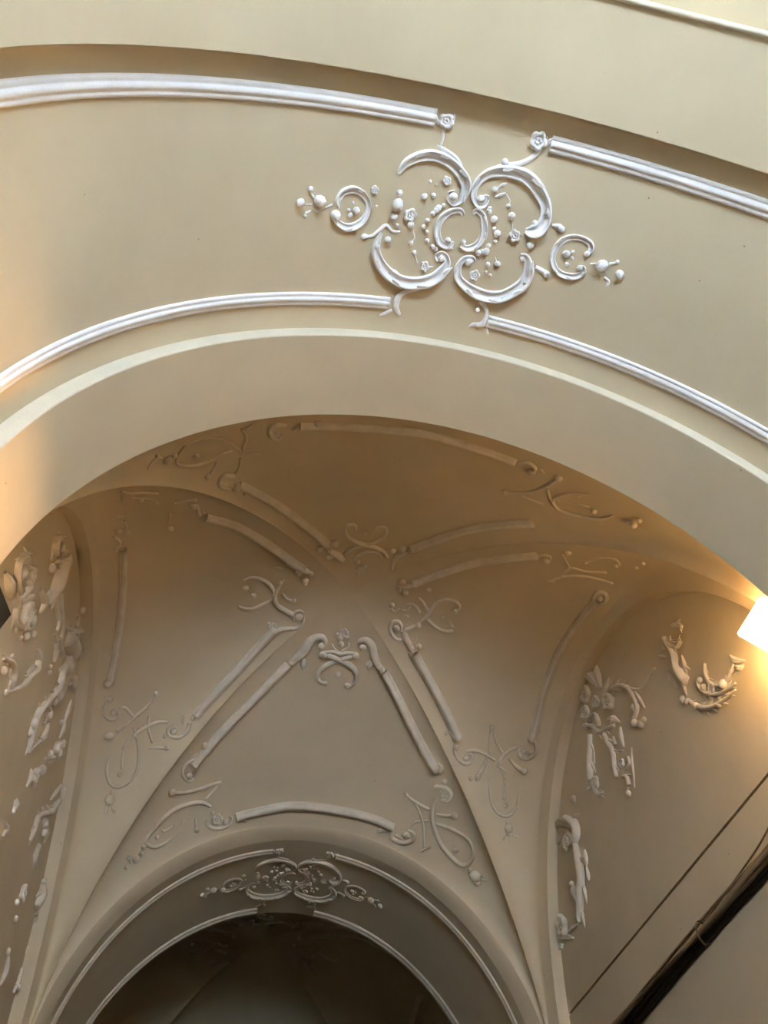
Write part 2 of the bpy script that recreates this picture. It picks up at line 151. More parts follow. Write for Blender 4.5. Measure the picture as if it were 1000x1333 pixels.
'cornerRL':('V',[('t',[(1151,3879,17.9),(1178,3933,16.3),(1212,3983,17.9),(1252,4023,21.2)]),('b',[(1154,3886,17.9)]),('t',[(1147,3920,9.8),(1153,3994,9.8),(1169,4061,11.4)]),('t',[(1006,4073,24.5),(1062,4058,29.4),(1120,4059,27.7),(1163,4070,22.8),(1214,4084,21.2)]),('t',[(1156,4078,21.2),(1140,4135,29.4),(1107,4189,32.6)]),('b',[(1104,4198,24.4)]),('b',[(1054,4207,16.3)]),('t',[(1349,3949,24.3),(1294,3993,24.4),(1257,4050,24.4),(1241,4097,22.8)]),('t',[(1303,4042,19.5),(1357,4073,29.3),(1405,4082,32.5)]),('b',[(1416,4077,24.3)]),('t',[(1371,4110,9.8),(1352,4141,9.8)]),('t',[(1234,4106,24.5),(1268,4117,19.6),(1302,4127,14.7)]),('t',[(1252,4115,11.4),(1288,4165,14.7),(1300,4219,17.9),(1305,4278,27.6)]),('b',[(1318,4304,19.5)]),('t',[(1183,4196,6.5),(1200,4263,9.8),(1223,4315,17.8),(1267,4346,25.9),(1325,4352,30.8),(1370,4324,27.5),(1396,4275,19.5),(1393,4202,9.7),(1376,4142,6.5)]),('b',[(1344,4377,14.6)]),('b',[(1350,4404,30.7)]),('b',[(1356,4425,19.3)]),('t',[(1340,4434,11.3),(1317,4455,17.7)]),('t',[(1372,4426,11.3),(1419,4424,17.7)]),('t',[(1360,4431,8.1),(1374,4457,11.3)]),('t',[(934,4044,29.3),(913,4075,24.4),(944,4114,24.4),(999,4138,29.3),(1047,4124,27.7),(1042,4087,24.5),(1000,4090,19.6)]),('b',[(928,4060,24.4)]),('b',[(1007,4110,21.2)]),('t',[(913,4014,16.3),(883,3985,19.6),(834,3995,21.1)]),('t',[(1423,3853,32.3),(1453,3886,29),(1461,3945,27.5),(1421,3995,29.2),(1375,4000,27.6),(1361,3968,24.3),(1401,3935,22.7)]),('f',[(1408,3970,32.4)]),('b',[(1426,3868,24.2)]),('b',[(1448,3791,17.7)])]),
'cornerNL':('V',[('t',[(-1071,1678,10.3),(-1101,1740,13.9),(-1106,1792,16.3),(-1080,1830,17.8),(-1023,1859,18.1),(-952,1847,18.3),(-897,1809,20.8),(-863,1803,18.4)]),('t',[(-1096,1743,8.1),(-1051,1668,8),(-978,1656,9.3),(-907,1690,10.7),(-854,1758,13.4),(-815,1830,15)]),('b',[(-1024,1781,16.6)]),('t',[(-1008,1779,7.1),(-1040,1788,9.5)]),('b',[(-1116,1731,14.9)]),('b',[(-1145,1739,22.8)]),('t',[(-1163,1717,11.3),(-1186,1699,14.5),(-1208,1729,13.4),(-1216,1750,8.9)]),('b',[(-1181,1681,12.2)]),('t',[(-827,1610,14.1),(-800,1693,18.1),(-807,1757,15.9),(-809,1832,13.7)]),('l',[(-832,1626,8.3),(-799,1604,21.2),(-778,1573,7)]),('t',[(-808,1843,10),(-765,1851,11.3),(-722,1852,10.1)]),('t',[(-929,1871,11.1),(-943,1924,16.2),(-964,1971,18.8)]),('b',[(-969,1968,17.5)]),('t',[(-818,1872,11.3),(-818,1956,14.1),(-834,1993,16.7)]),('t',[(-844,2020,32.3),(-888,1995,29.4),(-909,2034,25.6),(-894,2087,23.3),(-856,2113,22.3),(-846,2089,19.6)]),('b',[(-826,2106,29)]),('b',[(-770,2180,14.8)])]),
'cornerNR':('V',[('t',[(635,1896,14.9),(684,1870,16.7),(745,1819,16.4),(782,1741,17.9),(802,1634,17.4)]),('b',[(631,1895,16.8)]),('b',[(797,1623,20.9)]),('t',[(715,1879,11.1),(779,1883,14.8),(828,1876,12.9)]),('t',[(954,1651,8.7),(899,1705,14.1),(862,1770,17.9),(856,1827,18.2),(900,1864,18.3),(961,1853,18.1),(1020,1821,16.1),(1070,1777,14.1),(1090,1719,10.4)]),('b',[(929,1702,8.8)]),('t',[(869,1807,9),(944,1770,10.7),(997,1747,8.8)]),('b',[(1023,1753,15.9)]),('b',[(1166,1693,20.4)]),('b',[(1169,1646,13.4)]),('t',[(1184,1697,8.5),(1208,1687,10.1)]),('t',[(1143,1711,10.3),(1160,1686,10.2)]),('t',[(604,1624,26.3),(634,1594,20.8),(680,1623,21),(678,1679,21.3)]),('b',[(676,1653,21.1)]),('t',[(699,1609,10.4),(733,1637,10.5)]),('t',[(794,1749,12.6),(839,1816,14.5),(894,1869,12.8)])]),
'cornerRU':('V',[('t',[(1161,2597,14.8),(1209,2509,16.7),(1284,2447,18.5),(1368,2414,16.3),(1456,2398,12.1)]),('t',[(1199,2535,14.7),(1215,2403,16.4),(1297,2386,16.3),(1384,2324,14)]),('t',[(1260,2305,10),(1290,2208,13.7),(1351,2163,13.6),(1399,2202,11.7)]),('b',[(1391,2223,13.7)]),('b',[(1464,2157,13.5)]),('b',[(1179,2576,14.8)]),('b',[(1129,2247,17.8)]),('t',[(1012,2403,20.5),(1021,2353,20.3),(1065,2349,20.3),(1083,2415,20.5)]),('b',[(1063,2390,20.4)]),('b',[(1461,2089,13.2)]),('t',[(1116,2293,10),(1200,2392,14.3)])]),
'cornerLU':('V',[('t',[(-1391,2143,12.6),(-1359,2177,14.4),(-1293,2178,14.5),(-1219,2192,11.4)]),('t',[(-1387,2171,11.1),(-1397,2252,11.3)]),('b',[(-1305,2253,16.4)]),('t',[(-1348,2230,8.1),(-1260,2258,9.9),(-1224,2311,8.4)]),('t',[(-1138,2307,11.8),(-1073,2272,15.1),(-1025,2259,16.8)]),('t',[(-1025,2315,20.4),(-1007,2433,24.5),(-982,2400,17.4)]),('b',[(-1041,2333,22.2)]),('t',[(-1163,2412,12),(-1171,2503,14)]),('b',[(-1163,2557,17.7)]),('t',[(-1440,2398,15),(-1403,2400,18.4),(-1373,2384,11.7)]),('t',[(-1398,2447,13.5),(-1393,2514,15.4),(-1433,2563,20.6)]),('t',[(-1457,2586,17.2),(-1428,2650,19.2),(-1453,2714,17.6)]),('b',[(-1387,2552,15.5)]),('t',[(-1461,2726,14.1),(-1422,2722,15.9)]),('b',[(-1432,2535,22.2)])]),
'scrollRW':('V',[('t',[(1459,2633,33.5),(1431,2586,28.6),(1431,2523,28.3),(1463,2514,28.2),(1491,2570,28.4),(1482,2614,23.9)]),('b',[(1460,2571,19)])]),
'scrollNA':('V',[('t',[(-619,1602,22.6),(-665,1592,22.4),(-690,1632,18.8),(-680,1703,19.2),(-644,1726,19.4),(-629,1685,15.4)]),('b',[(-653,1670,15.3)]),('b',[(-464,1579,19)]),('l',[(-584,1652,11.5),(-557,1624,30.5),(-539,1582,11.3)])]),
'lw_cart':('L',[('c',[(2025,960,17.1),(1960,871,24.8),(1943,807,24.3),(1971,777,24.3),(2033,781,24.5),(2103,812,16.7)]),('t',[(1996,853,12.4),(2080,940,21.4),(2154,1019,17.6)]),('b',[(2015,837,20.7)]),('b',[(2136,962,26)]),('l',[(2034,808,8.2),(2089,827,25),(2130,849,8.4)]),('t',[(2097,895,17),(2171,929,26),(2156,860,21.3),(2132,795,12.5)]),('l',[(2164,818,8.4),(2227,908,26.1),(2289,1005,9)]),('b',[(2265,847,45.3)]),('t',[(2130,742,16.5),(2169,723,20.6),(2253,765,21.1),(2373,876,22.1),(2419,961,18.1),(2400,994,13.7)]),('t',[(2239,850,12.9),(2299,929,15.9),(2378,996,13.6)]),('f',[(2366,937,22.4)]),('b',[(2389,845,17.6)]),('b',[(2482,954,12.8)]),('b',[(2351,793,8.6)]),('l',[(2318,1080,13.7),(2439,1134,37.7),(2455,1067,14)]),('l',[(1866,656,11.6),(1951,679,43.3),(2055,714,12.1)])]),
'lw_tall':('L',[('c',[(2337,1494,15),(2249,1370,29),(2251,1318,28.6),(2311,1331,24.1)]),('b',[(2336,1420,19.7)]),('t',[(2401,1454,50.1),(2460,1470,55.7),(2466,1413,55.2),(2478,1357,59.6),(2490,1302,59.1),(2496,1249,43.8),(2513,1196,19.3)]),('b',[(2426,1397,21.9)]),('b',[(2568,1534,22.9)]),('l',[(2523,1467,15.3),(2575,1465,36),(2565,1389,10.1)]),('t',[(2585,1351,15.1),(2675,1346,18.3),(2788,1378,18.7),(2828,1337,15.6)]),('t',[(2651,1442,12.4),(2744,1438,15.7),(2858,1453,16),(2962,1408,16)]),('b',[(2340,1260,19.1)]),('t',[(2814,1300,12.3),(2910,1333,15.7),(2952,1301,12.6)])]),
'lw_rose':('L',[('f',[(3284,1938,57.9)]),('b',[(3137,1840,21.2)]),('b',[(3343,2067,22.5)]),('b',[(3146,1746,23.2)]),('b',[(3492,2098,23)]),('b',[(3528,1993,36.6)]),('t',[(3409,1991,21.2),(3308,1840,24),(3132,1656,22.8),(2989,1530,16.5)]),('t',[(3070,1591,16.8),(3237,1699,25.6),(3372,1744,23.8)]),('t',[(2916,1371,21.1),(3012,1386,26.8),(3142,1461,22.1)]),('t',[(3075,1527,66.5),(3198,1588,73.9),(3319,1652,46.7)]),('b',[(3306,1607,25.4)]),('b',[(3475,1816,20.7)]),('b',[(3547,1994,31.6)]),('t',[(2875,1306,15.6),(2950,1301,20.9),(2985,1271,15.7)]),('b',[(2948,1199,11.3)]),('b',[(2980,1187,11.3)])]),
'lw_garland':('L',[('t',[(3244,1500,28.1),(3213,1417,33.1),(3240,1374,33),(3232,1294,32.5),(3171,1182,31.6),(3106,1077,30.7),(3044,978,29.8),(3040,911,29.4),(3071,875,24.4),(3103,822,21.4),(3131,803,14.6)]),('f',[(3347,1584,28.9)]),('f',[(3550,1648,33.5)]),('l',[(3424,1515,11.5),(3542,1648,29.9),(3713,1816,10)]),('b',[(3334,1432,20.2)]),('t',[(3432,1515,17.3),(3405,1429,20.4),(3385,1367,16.8)]),('b',[(3304,1330,18.7)]),('b',[(3273,1252,18.4)]),('t',[(3143,1110,17.6),(3264,1176,21.3),(3295,1154,21.3),(3224,1067,15.5)]),('b',[(3266,1156,18)]),('l',[(3332,1152,16),(3323,1077,26.3),(3275,973,10.2)]),('t',[(3341,1132,12.8),(3352,1075,15.8),(3236,942,15.2),(3160,832,11.8)]),('b',[(3029,896,19.5)]),('b',[(3042,845,12.6)]),('b',[(3293,1007,13.4)])]),
'lw_ribbon':('L',[('l',[(2624,1003,14.1),(2688,1021,38.2),(2761,1039,14.5)]),('t',[(2711,1010,23.9),(2721,961,33.1),(2674,871,23.1),(2649,799,15.4),(2578,707,14.9),(2457,577,12.5)]),('l',[(2628,846,7.3),(2685,932,23.4),(2767,1038,7.8)]),('b',[(2310,562,13.8)]),('t',[(2246,572,16.1),(2344,646,25),(2427,673,25.5),(2462,655,25.5),(2498,636,17)]),('b',[(2457,656,14.5)]),('b',[(2432,673,10.2)]),('b',[(2457,577,10.8)])]),
'lw_leafchain':('L',[('l',[(3679,1622,9.7),(3672,1530,29.7),(3690,1461,9.4)]),('l',[(3690,1484,9.5),(3699,1417,29.3),(3699,1351,9.3)]),('b',[(3592,1378,14.9)]),('f',[(3692,1267,39.9)]),('b',[(3818,1411,17.8)]),('t',[(3861,1365,17.7),(3685,1206,20.3),(3516,1061,12.9)]),('b',[(3582,1152,15.4)]),('f',[(3405,872,32.7)]),('b',[(3508,987,21.2)]),('l',[(3344,761,7.9),(3347,811,25),(3316,848,8)]),('b',[(3449,850,14.3)]),('f',[(4238,1393,39.6)]),('l',[(3996,1143,9.2),(4062,1245,26.1),(4182,1396,9.9)]),('l',[(4196,1215,9.6),(4251,1324,24.5),(4542,1553,10.5)]),('b',[(4375,1508,25.6)]),('t',[(4124,1220,23.8),(4092,1136,29.2),(3906,989,25.6),(3792,886,21.5),(3800,831,23.5),(3799,760,15.8)]),('b',[(4050,1017,15.9)]),('b',[(4075,995,18.2)]),('t',[(4063,1097,17.3),(4051,1037,22.8),(4193,1066,17.5),(4169,986,13.8)]),('b',[(4043,880,14.4)]),('t',[(4052,899,13.4),(4041,843,22),(4081,820,19.9),(4220,863,11.3)])]),
'lw_drops':('L',[('l',[(3214,605,9.4),(3250,593,33.1),(3257,554,6.6)]),('b',[(3256,562,8.5)]),('l',[(3184,457,7.3),(3244,462,25.7),(3228,415,5.4)]),('b',[(3230,422,7.3)])]),
'lw_tail':('L',[('t',[(4469,927,27.2),(4534,881,45.3),(4494,789,33.3)]),('b',[(4504,924,27.3)]),('f',[(4018,597,30.3)]),('b',[(3955,509,13.8)]),('b',[(4057,479,11.9)]),('b',[(4647,793,29.4)]),('t',[(4564,782,22.3),(4664,734,26.9),(4669,658,28.8),(4691,583,15.3)]),('b',[(4672,676,24.4)]),('t',[(4644,517,12.9),(4649,448,14.9),(4609,369,12.5)]),('b',[(4651,413,16.9)]),('b',[(4122,346,13.6)]),('l',[(4168,354,11.8),(4216,301,33.3),(4216,226,9.6)])]),
'rw_bow':('R',[('l',[(3249,1953,15.6),(3216,1848,61.1),(3161,1696,22.2)]),('l',[(3112,1842,15.1),(3128,1765,52.3),(3147,1673,22.1)]),('l',[(3030,1653,11.6),(3090,1640,36.5),(3149,1617,14.6)]),('b',[(3328,1788,45.9)]),('b',[(3250,1649,34.2)]),('b',[(3110,1525,47.4)]),('t',[(3143,1611,21.9),(3046,1581,28.8),(2936,1499,30.9),(2874,1414,30.2),(2855,1325,27),(2868,1266,26.8),(2936,1248,26.9)]),('l',[(2836,1371,10.9),(2819,1284,26.7),(2807,1213,9.2)]),('l',[(2903,1332,9.5),(2915,1307,24.4),(2922,1287,9.5)]),('b',[(2943,1219,20.1)]),('b',[(2890,1166,19.8)]),('b',[(2848,1164,15.7)]),('t',[(2945,1488,14),(2859,1409,16.4),(2767,1325,13.4),(2661,1307,11.8),(2577,1307,10.4)]),('b',[(3407,1698,38.1)]),('t',[(3440,1668,22.8),(3378,1635,22.5),(3313,1608,22.3),(3302,1541,29.4),(3311,1502,29.2)]),('t',[(3480,1644,30.4),(3387,1566,29.8),(3332,1474,26.3),(3245,1429,25.8),(3149,1376,18.3)]),('l',[(3199,1463,14.4),(3136,1418,35.4),(3091,1353,11.1)]),('b',[(3138,1402,16.9)]),('b',[(3453,1622,22.7)])]),
'rw_ribbons':('R',[('t',[(3440,1553,29.9),(3484,1496,32.7),(3535,1428,37),(3572,1366,41.2),(3606,1322,36.7)]),('t',[(3466,1436,10.3),(3506,1369,10.2)]),('f',[(3558,1261,36.1)]),('b',[(3633,1299,24.9)]),('t',[(3601,1232,17.3),(3567,1183,24.3),(3514,1161,14.2)]),('t',[(3287,1427,24.5),(3277,1338,31.2),(3258,1263,28),(3288,1201,27.8),(3313,1121,23.4)]),('l',[(3096,1322,13.9),(3123,1266,30.3),(3138,1201,10.9)]),('t',[(3204,1332,16.9),(3209,1276,20.9)]),('t',[(3252,1271,9.8),(3161,1195,9.6)]),('f',[(3212,1143,23.2)]),('t',[(3131,1129,16.2),(3138,1077,20.1),(3193,1087,16.2)]),('t',[(3251,1082,16.3),(3210,1044,24.1),(3215,992,23.9)]),('b',[(3249,962,15.9)]),('t',[(3062,1149,9.4),(3101,1089,12),(3141,1008,11.9),(3179,950,9.2)])]),
'rw_shell':('R',[('t',[(2291,1354,17.7),(2251,1316,21),(2231,1273,17.4)]),('t',[(2400,1365,26.4),(2391,1288,29.6),(2382,1213,35),(2397,1147,46.2),(2396,1084,51.3),(2380,1023,39.4)]),('c',[(2353,1333,17.8),(2368,1298,23.7),(2333,1238,25.6),(2284,1229,23.1)]),('l',[(2336,1168,11.5),(2347,1107,28.5),(2365,1055,11.3)]),('t',[(2203,983,13.1),(2236,932,16.3),(2230,869,16),(2183,811,15.8),(2117,792,15.6),(2051,800,15.4),(2012,818,12.3)]),('t',[(2314,961,13.2),(2317,913,19.7),(2278,842,21.4),(2211,781,21),(2135,747,18.5),(2081,731,12.2)]),('t',[(2441,952,13.4),(2407,885,22),(2345,810,23.6),(2259,755,23.1),(2185,730,17.6),(2101,708,10.2)]),('f',[(2240,843,23.4)]),('b',[(2153,791,20.8)]),('b',[(2285,891,16.2)]),('b',[(2472,980,16.9)]),('b',[(2441,937,16.7)]),('b',[(2396,868,16.4)]),('l',[(2028,863,8.3),(2009,808,28.7),(1961,762,8.1)]),('l',[(2035,805,8.2),(2015,765,25.4),(1981,753,8.1)]),('b',[(2245,743,13.6)]),('l',[(2491,1206,9.4),(2489,1140,29.2),(2475,1057,9.2)]),('b',[(2289,945,14.2)]),('t',[(2432,1346,14.4),(2447,1311,17.9)]),('l',[(2514,1339,7.3),(2482,1304,15.6),(2452,1270,5.9)])]),
'rw_torch':('R',[('b',[(3883,1374,21.9)]),('l',[(4238,1410,19),(4106,1353,65.2),(3983,1220,18)]),('t',[(4071,1362,37.2),(3963,1247,54.2),(3962,1176,53.6),(4056,1157,45)]),('l',[(4279,1311,15.1),(4186,1282,46.4),(4098,1286,18.4)]),('b',[(4130,1205,36.5)]),('t',[(4103,1279,22.1),(4033,1152,32.3),(4031,1083,44.3),(4035,1009,52.6),(4057,928,52),(4113,870,51.9),(4169,812,48.3),(4215,767,43),(4230,731,30.8)]),('l',[(3934,1041,13.9),(3946,991,34.6),(3962,954,12.1)]),('l',[(3975,953,12.1),(3978,900,34.2),(3988,869,13.6)]),('l',[(4216,976,17.8),(4217,921,52.9),(4214,855,17.4)]),('b',[(4216,976,17.8)]),('f',[(4473,843,53.7)]),('l',[(4479,873,14.4),(4483,830,44.7),(4531,801,12.5)]),('l',[(4627,860,12.8),(4511,791,44.5),(4381,715,12.2)]),('l',[(4439,780,12.4),(4368,769,31.5),(4279,749,12.1)]),('b',[(4579,773,26.8)])]),
'bar_N_left':('V',[('m',[(-815,2091,57.6),(-634,2276,61),(-430,2489,64.5),(-215,2716,67.7)])]),
'bar_N_right':('V',[('m',[(311,2626,67.8),(497,2397,65.4),(665,2211,63),(840,2051,60.6)])]),
'bar_N_arch':('V',[('m',[(-552,1602,53.1),(-321,1594,54.1),(-125,1581,54.6),(73,1571,54.9),(239,1584,55.3),(405,1598,55.6),(580,1621,55.8)])]),
'bar_L_up':('V',[('m',[(-976,2446,61.5),(-804,2535,63.4),(-638,2680,65.7),(-456,2856,68.2),(-344,2951,69.5)])]),
'bar_L_low':('V',[('m',[(-894,4025,72.1),(-744,3854,72.6),(-593,3666,72.8),(-446,3464,72.6)])]),
'bar_L_wall':('V',[('m',[(-1414,2703,61.8),(-1416,3144,65.5),(-1428,3470,67.5),(-1450,3761,68.7)])]),
'bar_R_up':('V',[('m',[(402,2948,71),(595,2727,68.9),(781,2540,66.9),(998,2363,64.7)])]),
'bar_R_low':('V',[('m',[(522,3525,74.8),(675,3699,75.5),(803,3849,75.9),(933,4017,76.1)])]),
'bar_R_wall':('V',[('m',[(1457,2593,66.7),(1428,2978,70.4),(1419,3360,73.1),(1429,3716,74.8),(1422,3880,75.4)])]),
'bar_F_left':('V',[('m',[(-865,4351,73),(-706,4173,73.8),(-546,4005,74.2),(-321,3739,74.3)])]),
'bar_F_right':('V',[('m',[(347,3708,75.6),(479,3871,76.2),(588,4005,76.5),(728,4166,76.7),(835,4261,76.6)])]),
'bar_F_arch':('V',[('m',[(-526,4762,75.7),(-354,4746,76.6),(-194,4726,77.2),(-28,4722,77.6),(225,4724,78),(480,4726,78),(607,4735,77.9)])])}

YOFF = Y3                                      # one bay to the next
def arch_pts(A, R, y, n=96, down=ZS):
    """jamb, arch, jamb as one line"""
    p = [(A, y, ZS-down), (A, y, ZS-down*.5)]
    for i in range(n+1):
        x, z = prof_t(math.pi*i/n, A, R); p.append((x, y, z+ZS))
    return p + [(-A, y, ZS-down*.5), (-A, y, ZS-down)]
def arch_band(name, A, R, ya, yb, m, parent, n=4):
    return loft(name, [arch_pts(A, R, ya+(yb-ya)*i/n) for i in range(n+1)], m, parent)
def arch_face(name, A, R, B, Q, y, m, parent):
    return loft(name, [arch_pts(A, R, y), arch_pts(B, Q, y)], m, parent, False)
def transverse_arch(name, y0, label):
    root = tag(empty(name, (0, y0, 0)), label, kind='structure'); root.location = (0, 0, 0)
    arch_band('plain_band', A2, R2, y0+YM, y0, CREAM, root)
    arch_face('step_face', A2, R2, A2+EE, R2+EE, y0, CREAM, root)
    arch_band('recessed_panel', A2+EE, R2+EE, y0, y0+Y1, CREAM, root)
    # far edge of the panel: a step with a softly rounded arris
    arch_face('step_face', A2+EE, R2+EE, A2+.006, R2+.006, y0+Y1, EDGE, root)
    loft('arris', [arch_pts(A2+.006*(1-math.sin(a)), R2+.006*(1-math.sin(a)), y0+Y1+.006*(1-math.cos(a))) for a in (0, .5, 1.05, math.pi/2)], EDGE, root)
    arch_band('plain_band', A2, R2, y0+Y1+.006, y0+Y2, CREAM, root)
    return root
def vault_bay(name, dy, label):
    root = tag(empty(name), label, kind='structure')
    N, K = 44, 48
    for side in ('near', 'far', 'left', 'right'):
        rows = []
        for i in range(N+1):
            v = math.sin(math.pi/2*i/N)**1.0 if i else 0.0
            row = []
            for j in range(K+1):
                s = math.sin(math.pi/2*(2*j/K-1))
                a, b = s*v, v
                if side == 'far': x, y = a*A3, YC+b*BB
                elif side == 'near': x, y = -a*A3, YC-b*BB
                elif side == 'right': x, y = b*A3, YC-a*BB
                else: x, y = -b*A3, YC+a*BB
                row.append((x, y+dy, vault(x*.9999999, y)+ZS))
            rows.append(row)
        loft('vault_web', rows, CREAM, root)
    # end faces down to the arch bands
    def web_end(y, sgn):
        p = []
        for i in range(97):
            x = -A3*math.cos(math.pi*i/96); p.append((x, y+dy, vault(x, y)+ZS))
        return [(p[0][0], p[0][1], 0)]+p+[(p[-1][0], p[-1][1], 0)]      # down to the floor
    def band_line(y):
        p = []
        for i in range(97):
            x, z = prof_t(math.pi*(1-i/96), A2, R2); p.append((x, y+dy, z+ZS))
        return [(p[0][0], p[0][1], 0)]+p+[(p[-1][0], p[-1][1], 0)]
    loft('end_face', [web_end(Y2, 0), band_line(Y2)], CREAM, root)
    ra, rb = web_end(YB, 0), band_line(Y3)
    rows = []
    for t in (0, .12, .3, .5, .7, .88, 1):
        bl = .012*math.sin(math.pi*t)          # the rim bellies a little
        rows.append([(a[0]+(b[0]-a[0])*t, a[1]+(b[1]-a[1])*t**1.25, a[2]+(b[2]-a[2])*t - (bl*.4 if a[2] > 1 else 0)) for a, b in zip(ra, rb)])
    loft('arch_rim', rows, EDGE if False else CREAM, root)
    return root
def wall_ring_pts(s, dy):
    """edge of the web, inner edge of the wall arch, back of the reveal"""
    o, i_, k = [], [], []
    for q in range(65):
        a = math.pi*q/64
        y = YC-BB*math.cos(a); z = vault(A3, y) if 0 < q < 64 else S3
        o.append((s*A3, y+dy, z+ZS))
        y2 = YC-1.60*math.cos(a); z2 = 1.856*math.sin(a)
        i_.append((s*1.557, y2+dy, z2+ZS)); k.append((s*(XP+.06), y2+dy, z2+ZS))
    def legs(l): return [(l[0][0], l[0][1], 0)]+l+[(l[-1][0], l[-1][1], 0)]
    return legs(o), legs(i_), legs(k)
def side_wall(name, s, dy, label, groove=False):
    root = tag(empty(name), label, kind='structure')
    o, i_, k = wall_ring_pts(s, dy)
    loft('wall_arch_face', [o, i_], CREAM, root, False)
    loft('wall_arch_reveal', [i_, k], CREAM, root, False)
    ya, yb = Y2-.05+dy, YB+.05+dy
    if groove:
        # the lunette field ends at a narrow open joint that runs along the wall
        za, zb = .258, .424
        g = .013
        mesh_obj('wall_field', [(s*XP, ya, za+ZS), (s*XP, yb, zb+ZS), (s*XP, yb, 2.1+ZS), (s*XP, ya, 2.1+ZS), (s*(XP+.05), ya, za+ZS), (s*(XP+.05), yb, zb+ZS)], [(0, 1, 2, 3), (0, 4, 5, 1)], CREAM, root, False)
        mesh_obj('wall_field', [(s*(XP+.001), ya, 0), (s*(XP+.001), yb, 0), (s*(XP+.001), yb, zb-g+ZS), (s*(XP+.001), ya, za-g+ZS), (s*(XP+.05), yb, zb-g+ZS), (s*(XP+.05), ya, za-g+ZS)], [(0, 1, 2, 3), (3, 2, 4, 5)], CREAM, root, False)
        mesh_obj('joint_back', [(s*(XP+.04), ya, za-.05+ZS), (s*(XP+.04), yb, zb-.05+ZS), (s*(XP+.04), yb, zb+.05+ZS), (s*(XP+.04), ya, za+.05+ZS)], [(0, 1, 2, 3)], CREAM, root, False)
    else:
        mesh_obj('wall_field', [(s*XP, ya, 0), (s*XP, yb, 0), (s*XP, yb, 2.1+ZS), (s*XP, ya, 2.1+ZS)], [(0, 1, 2, 3)], CREAM, root, False)
    return root

transverse_arch('trim_1', 0, 'broad cream transverse arch overhead with a sunk panel between two plain bands')
# the far arch has no sunk panel: rim, then one plain soffit
FS = .976                                      # depth of its soffit
YOF2 = Y3+FS-Y2                                # offset of the dark bay beyond
t2 = tag(empty('trim_2'), 'far transverse arch with a dark soffit, at the end of the vaulted bay', kind='structure')
arch_band('soffit', A2, R2, Y3, Y3+FS, CREAM, t2)
vault_bay('ceiling', 0, 'cream domed groin vault of the bay between the two arches')
vault_bay('ceiling.001', YOF2, 'dark groin vault of the next bay beyond the far arch')
YE, YX = -2.7, 2*YOFF+.5
er = tag(empty('ceiling.002'), 'plain barrel vault between the overhead arch and the entrance doors', kind='structure')
arch_band('barrel', A2+.05, R2+.05, YE, YM, CREAM, er)
arch_face('barrel_step', A2, R2, A2+.05, R2+.05, YM, CREAM, er)
side_wall('wall_left', -1, 0, 'left cream wall with an arched field full of stucco relief')
side_wall('wall_right', 1, 0, 'right cream wall with an arched field and a thin open joint', True)
for s, n in ((-1, 'wall_far_left'), (1, 'wall_far_right')): side_wall(n, s, YOF2, 'plain side wall of the dark bay beyond the far arch, ' + ('left' if s < 0 else 'right') + ' side')
# unseen light shell added around the passage so daylight enters only by the entrance
tag(box('added_door_1', -2.6, 2.6, YX, YX+.3, 0, 7.2, DADO), 'unseen dark doors added at the far end of the passage to soak up light', kind='structure')  # unseen; added dark so the far end throws no light back
tag(box('light_shell_left', -2.6, -2.3, YE, YX, 0, 7.2, CREAM), 'unseen outer wall added to shut out stray daylight, left of the passage', kind='structure')
tag(box('light_shell_right', 2.3, 2.6, YE, YX, 0, 7.2, CREAM), 'unseen outer wall added to shut out stray daylight, right of the passage', kind='structure')
tag(box('ceiling.003', -2.6, 2.6, YE-.3, YX+.3, 6.9, 7.2, CREAM), 'unseen slab above the vaults, added to shut out stray daylight', kind='structure')
# entrance wall behind the viewer: dark doors below, a frosted fanlight above them
WX, WZ0, WZ1, DX = 1.25, ZS-.40, ZS+.44, 1.25
wn_ = tag(empty('wall_near'), 'entrance wall behind the viewer with doors and a wide fanlight', kind='structure')
for x0_, x1_, z0_, z1_ in ((-2.6, -WX, 0, 7.0), (WX, 2.6, 0, 7.0), (-WX, WX, WZ1, 7.0), (-WX, WX, WZ0-.16, WZ0)):
    box('wall_block', x0_, x1_, YE-.3, YE, z0_, z1_, CREAM, wn_)
d2 = tag(empty('door_2'), 'dark double doors under the fanlight', kind='structure')
for x0_, x1_ in ((-DX, -.004), (.004, DX)): box('door_leaf', x0_, x1_, YE-.16, YE-.08, 0, WZ0-.16, DADO, d2)
w1 = tag(empty('window_1'), 'wide frosted fanlight over the entrance doors', kind='structure')
for x0_, x1_, z0_, z1_ in ((-WX, WX, WZ0, WZ0+.05), (-WX, WX, WZ1-.05, WZ1), (-WX, -WX+.05, WZ0, WZ1), (WX-.05, WX, WZ0, WZ1), (-.44, -.40, WZ0, WZ1), (.40, .44, WZ0, WZ1)):
    box('window_frame', x0_, x1_, YE-.2, YE-.13, z0_, z1_, DADO, w1)
for x0_, x1_ in ((-WX+.05, -.44), (-.40, .40), (.44, WX-.05)):
    mesh_obj('pane', [(x0_, YE-.165, WZ0+.05), (x1_, YE-.165, WZ0+.05), (x1_, YE-.165, WZ1-.05), (x0_, YE-.165, WZ1-.05)], [(0, 1, 2, 3)], FROST, w1, False)
for s_, n_ in ((-1, 'left'), (1, 'right')):
    x0_, x1_ = sorted((s_*1.485, s_*1.70))
    tag(box('added_dado_'+n_, x0_, x1_, YE, YX, 0, 2.75, DADO), 'unseen dark dado added to cut bounced light along the '+n_+' side of the passage', kind='structure')  # unseen; added to weaken light bouncing off the lower walls
tag(box('floor', -2.6, 2.6, YE, YX, -.1, 0, FLOOR), 'stone floor of the passage', kind='structure')
tag(box('floor.001', -30, 30, -30, YE-.3, -.12, -.02, PAVE), 'paved street outside the entrance', kind='structure')

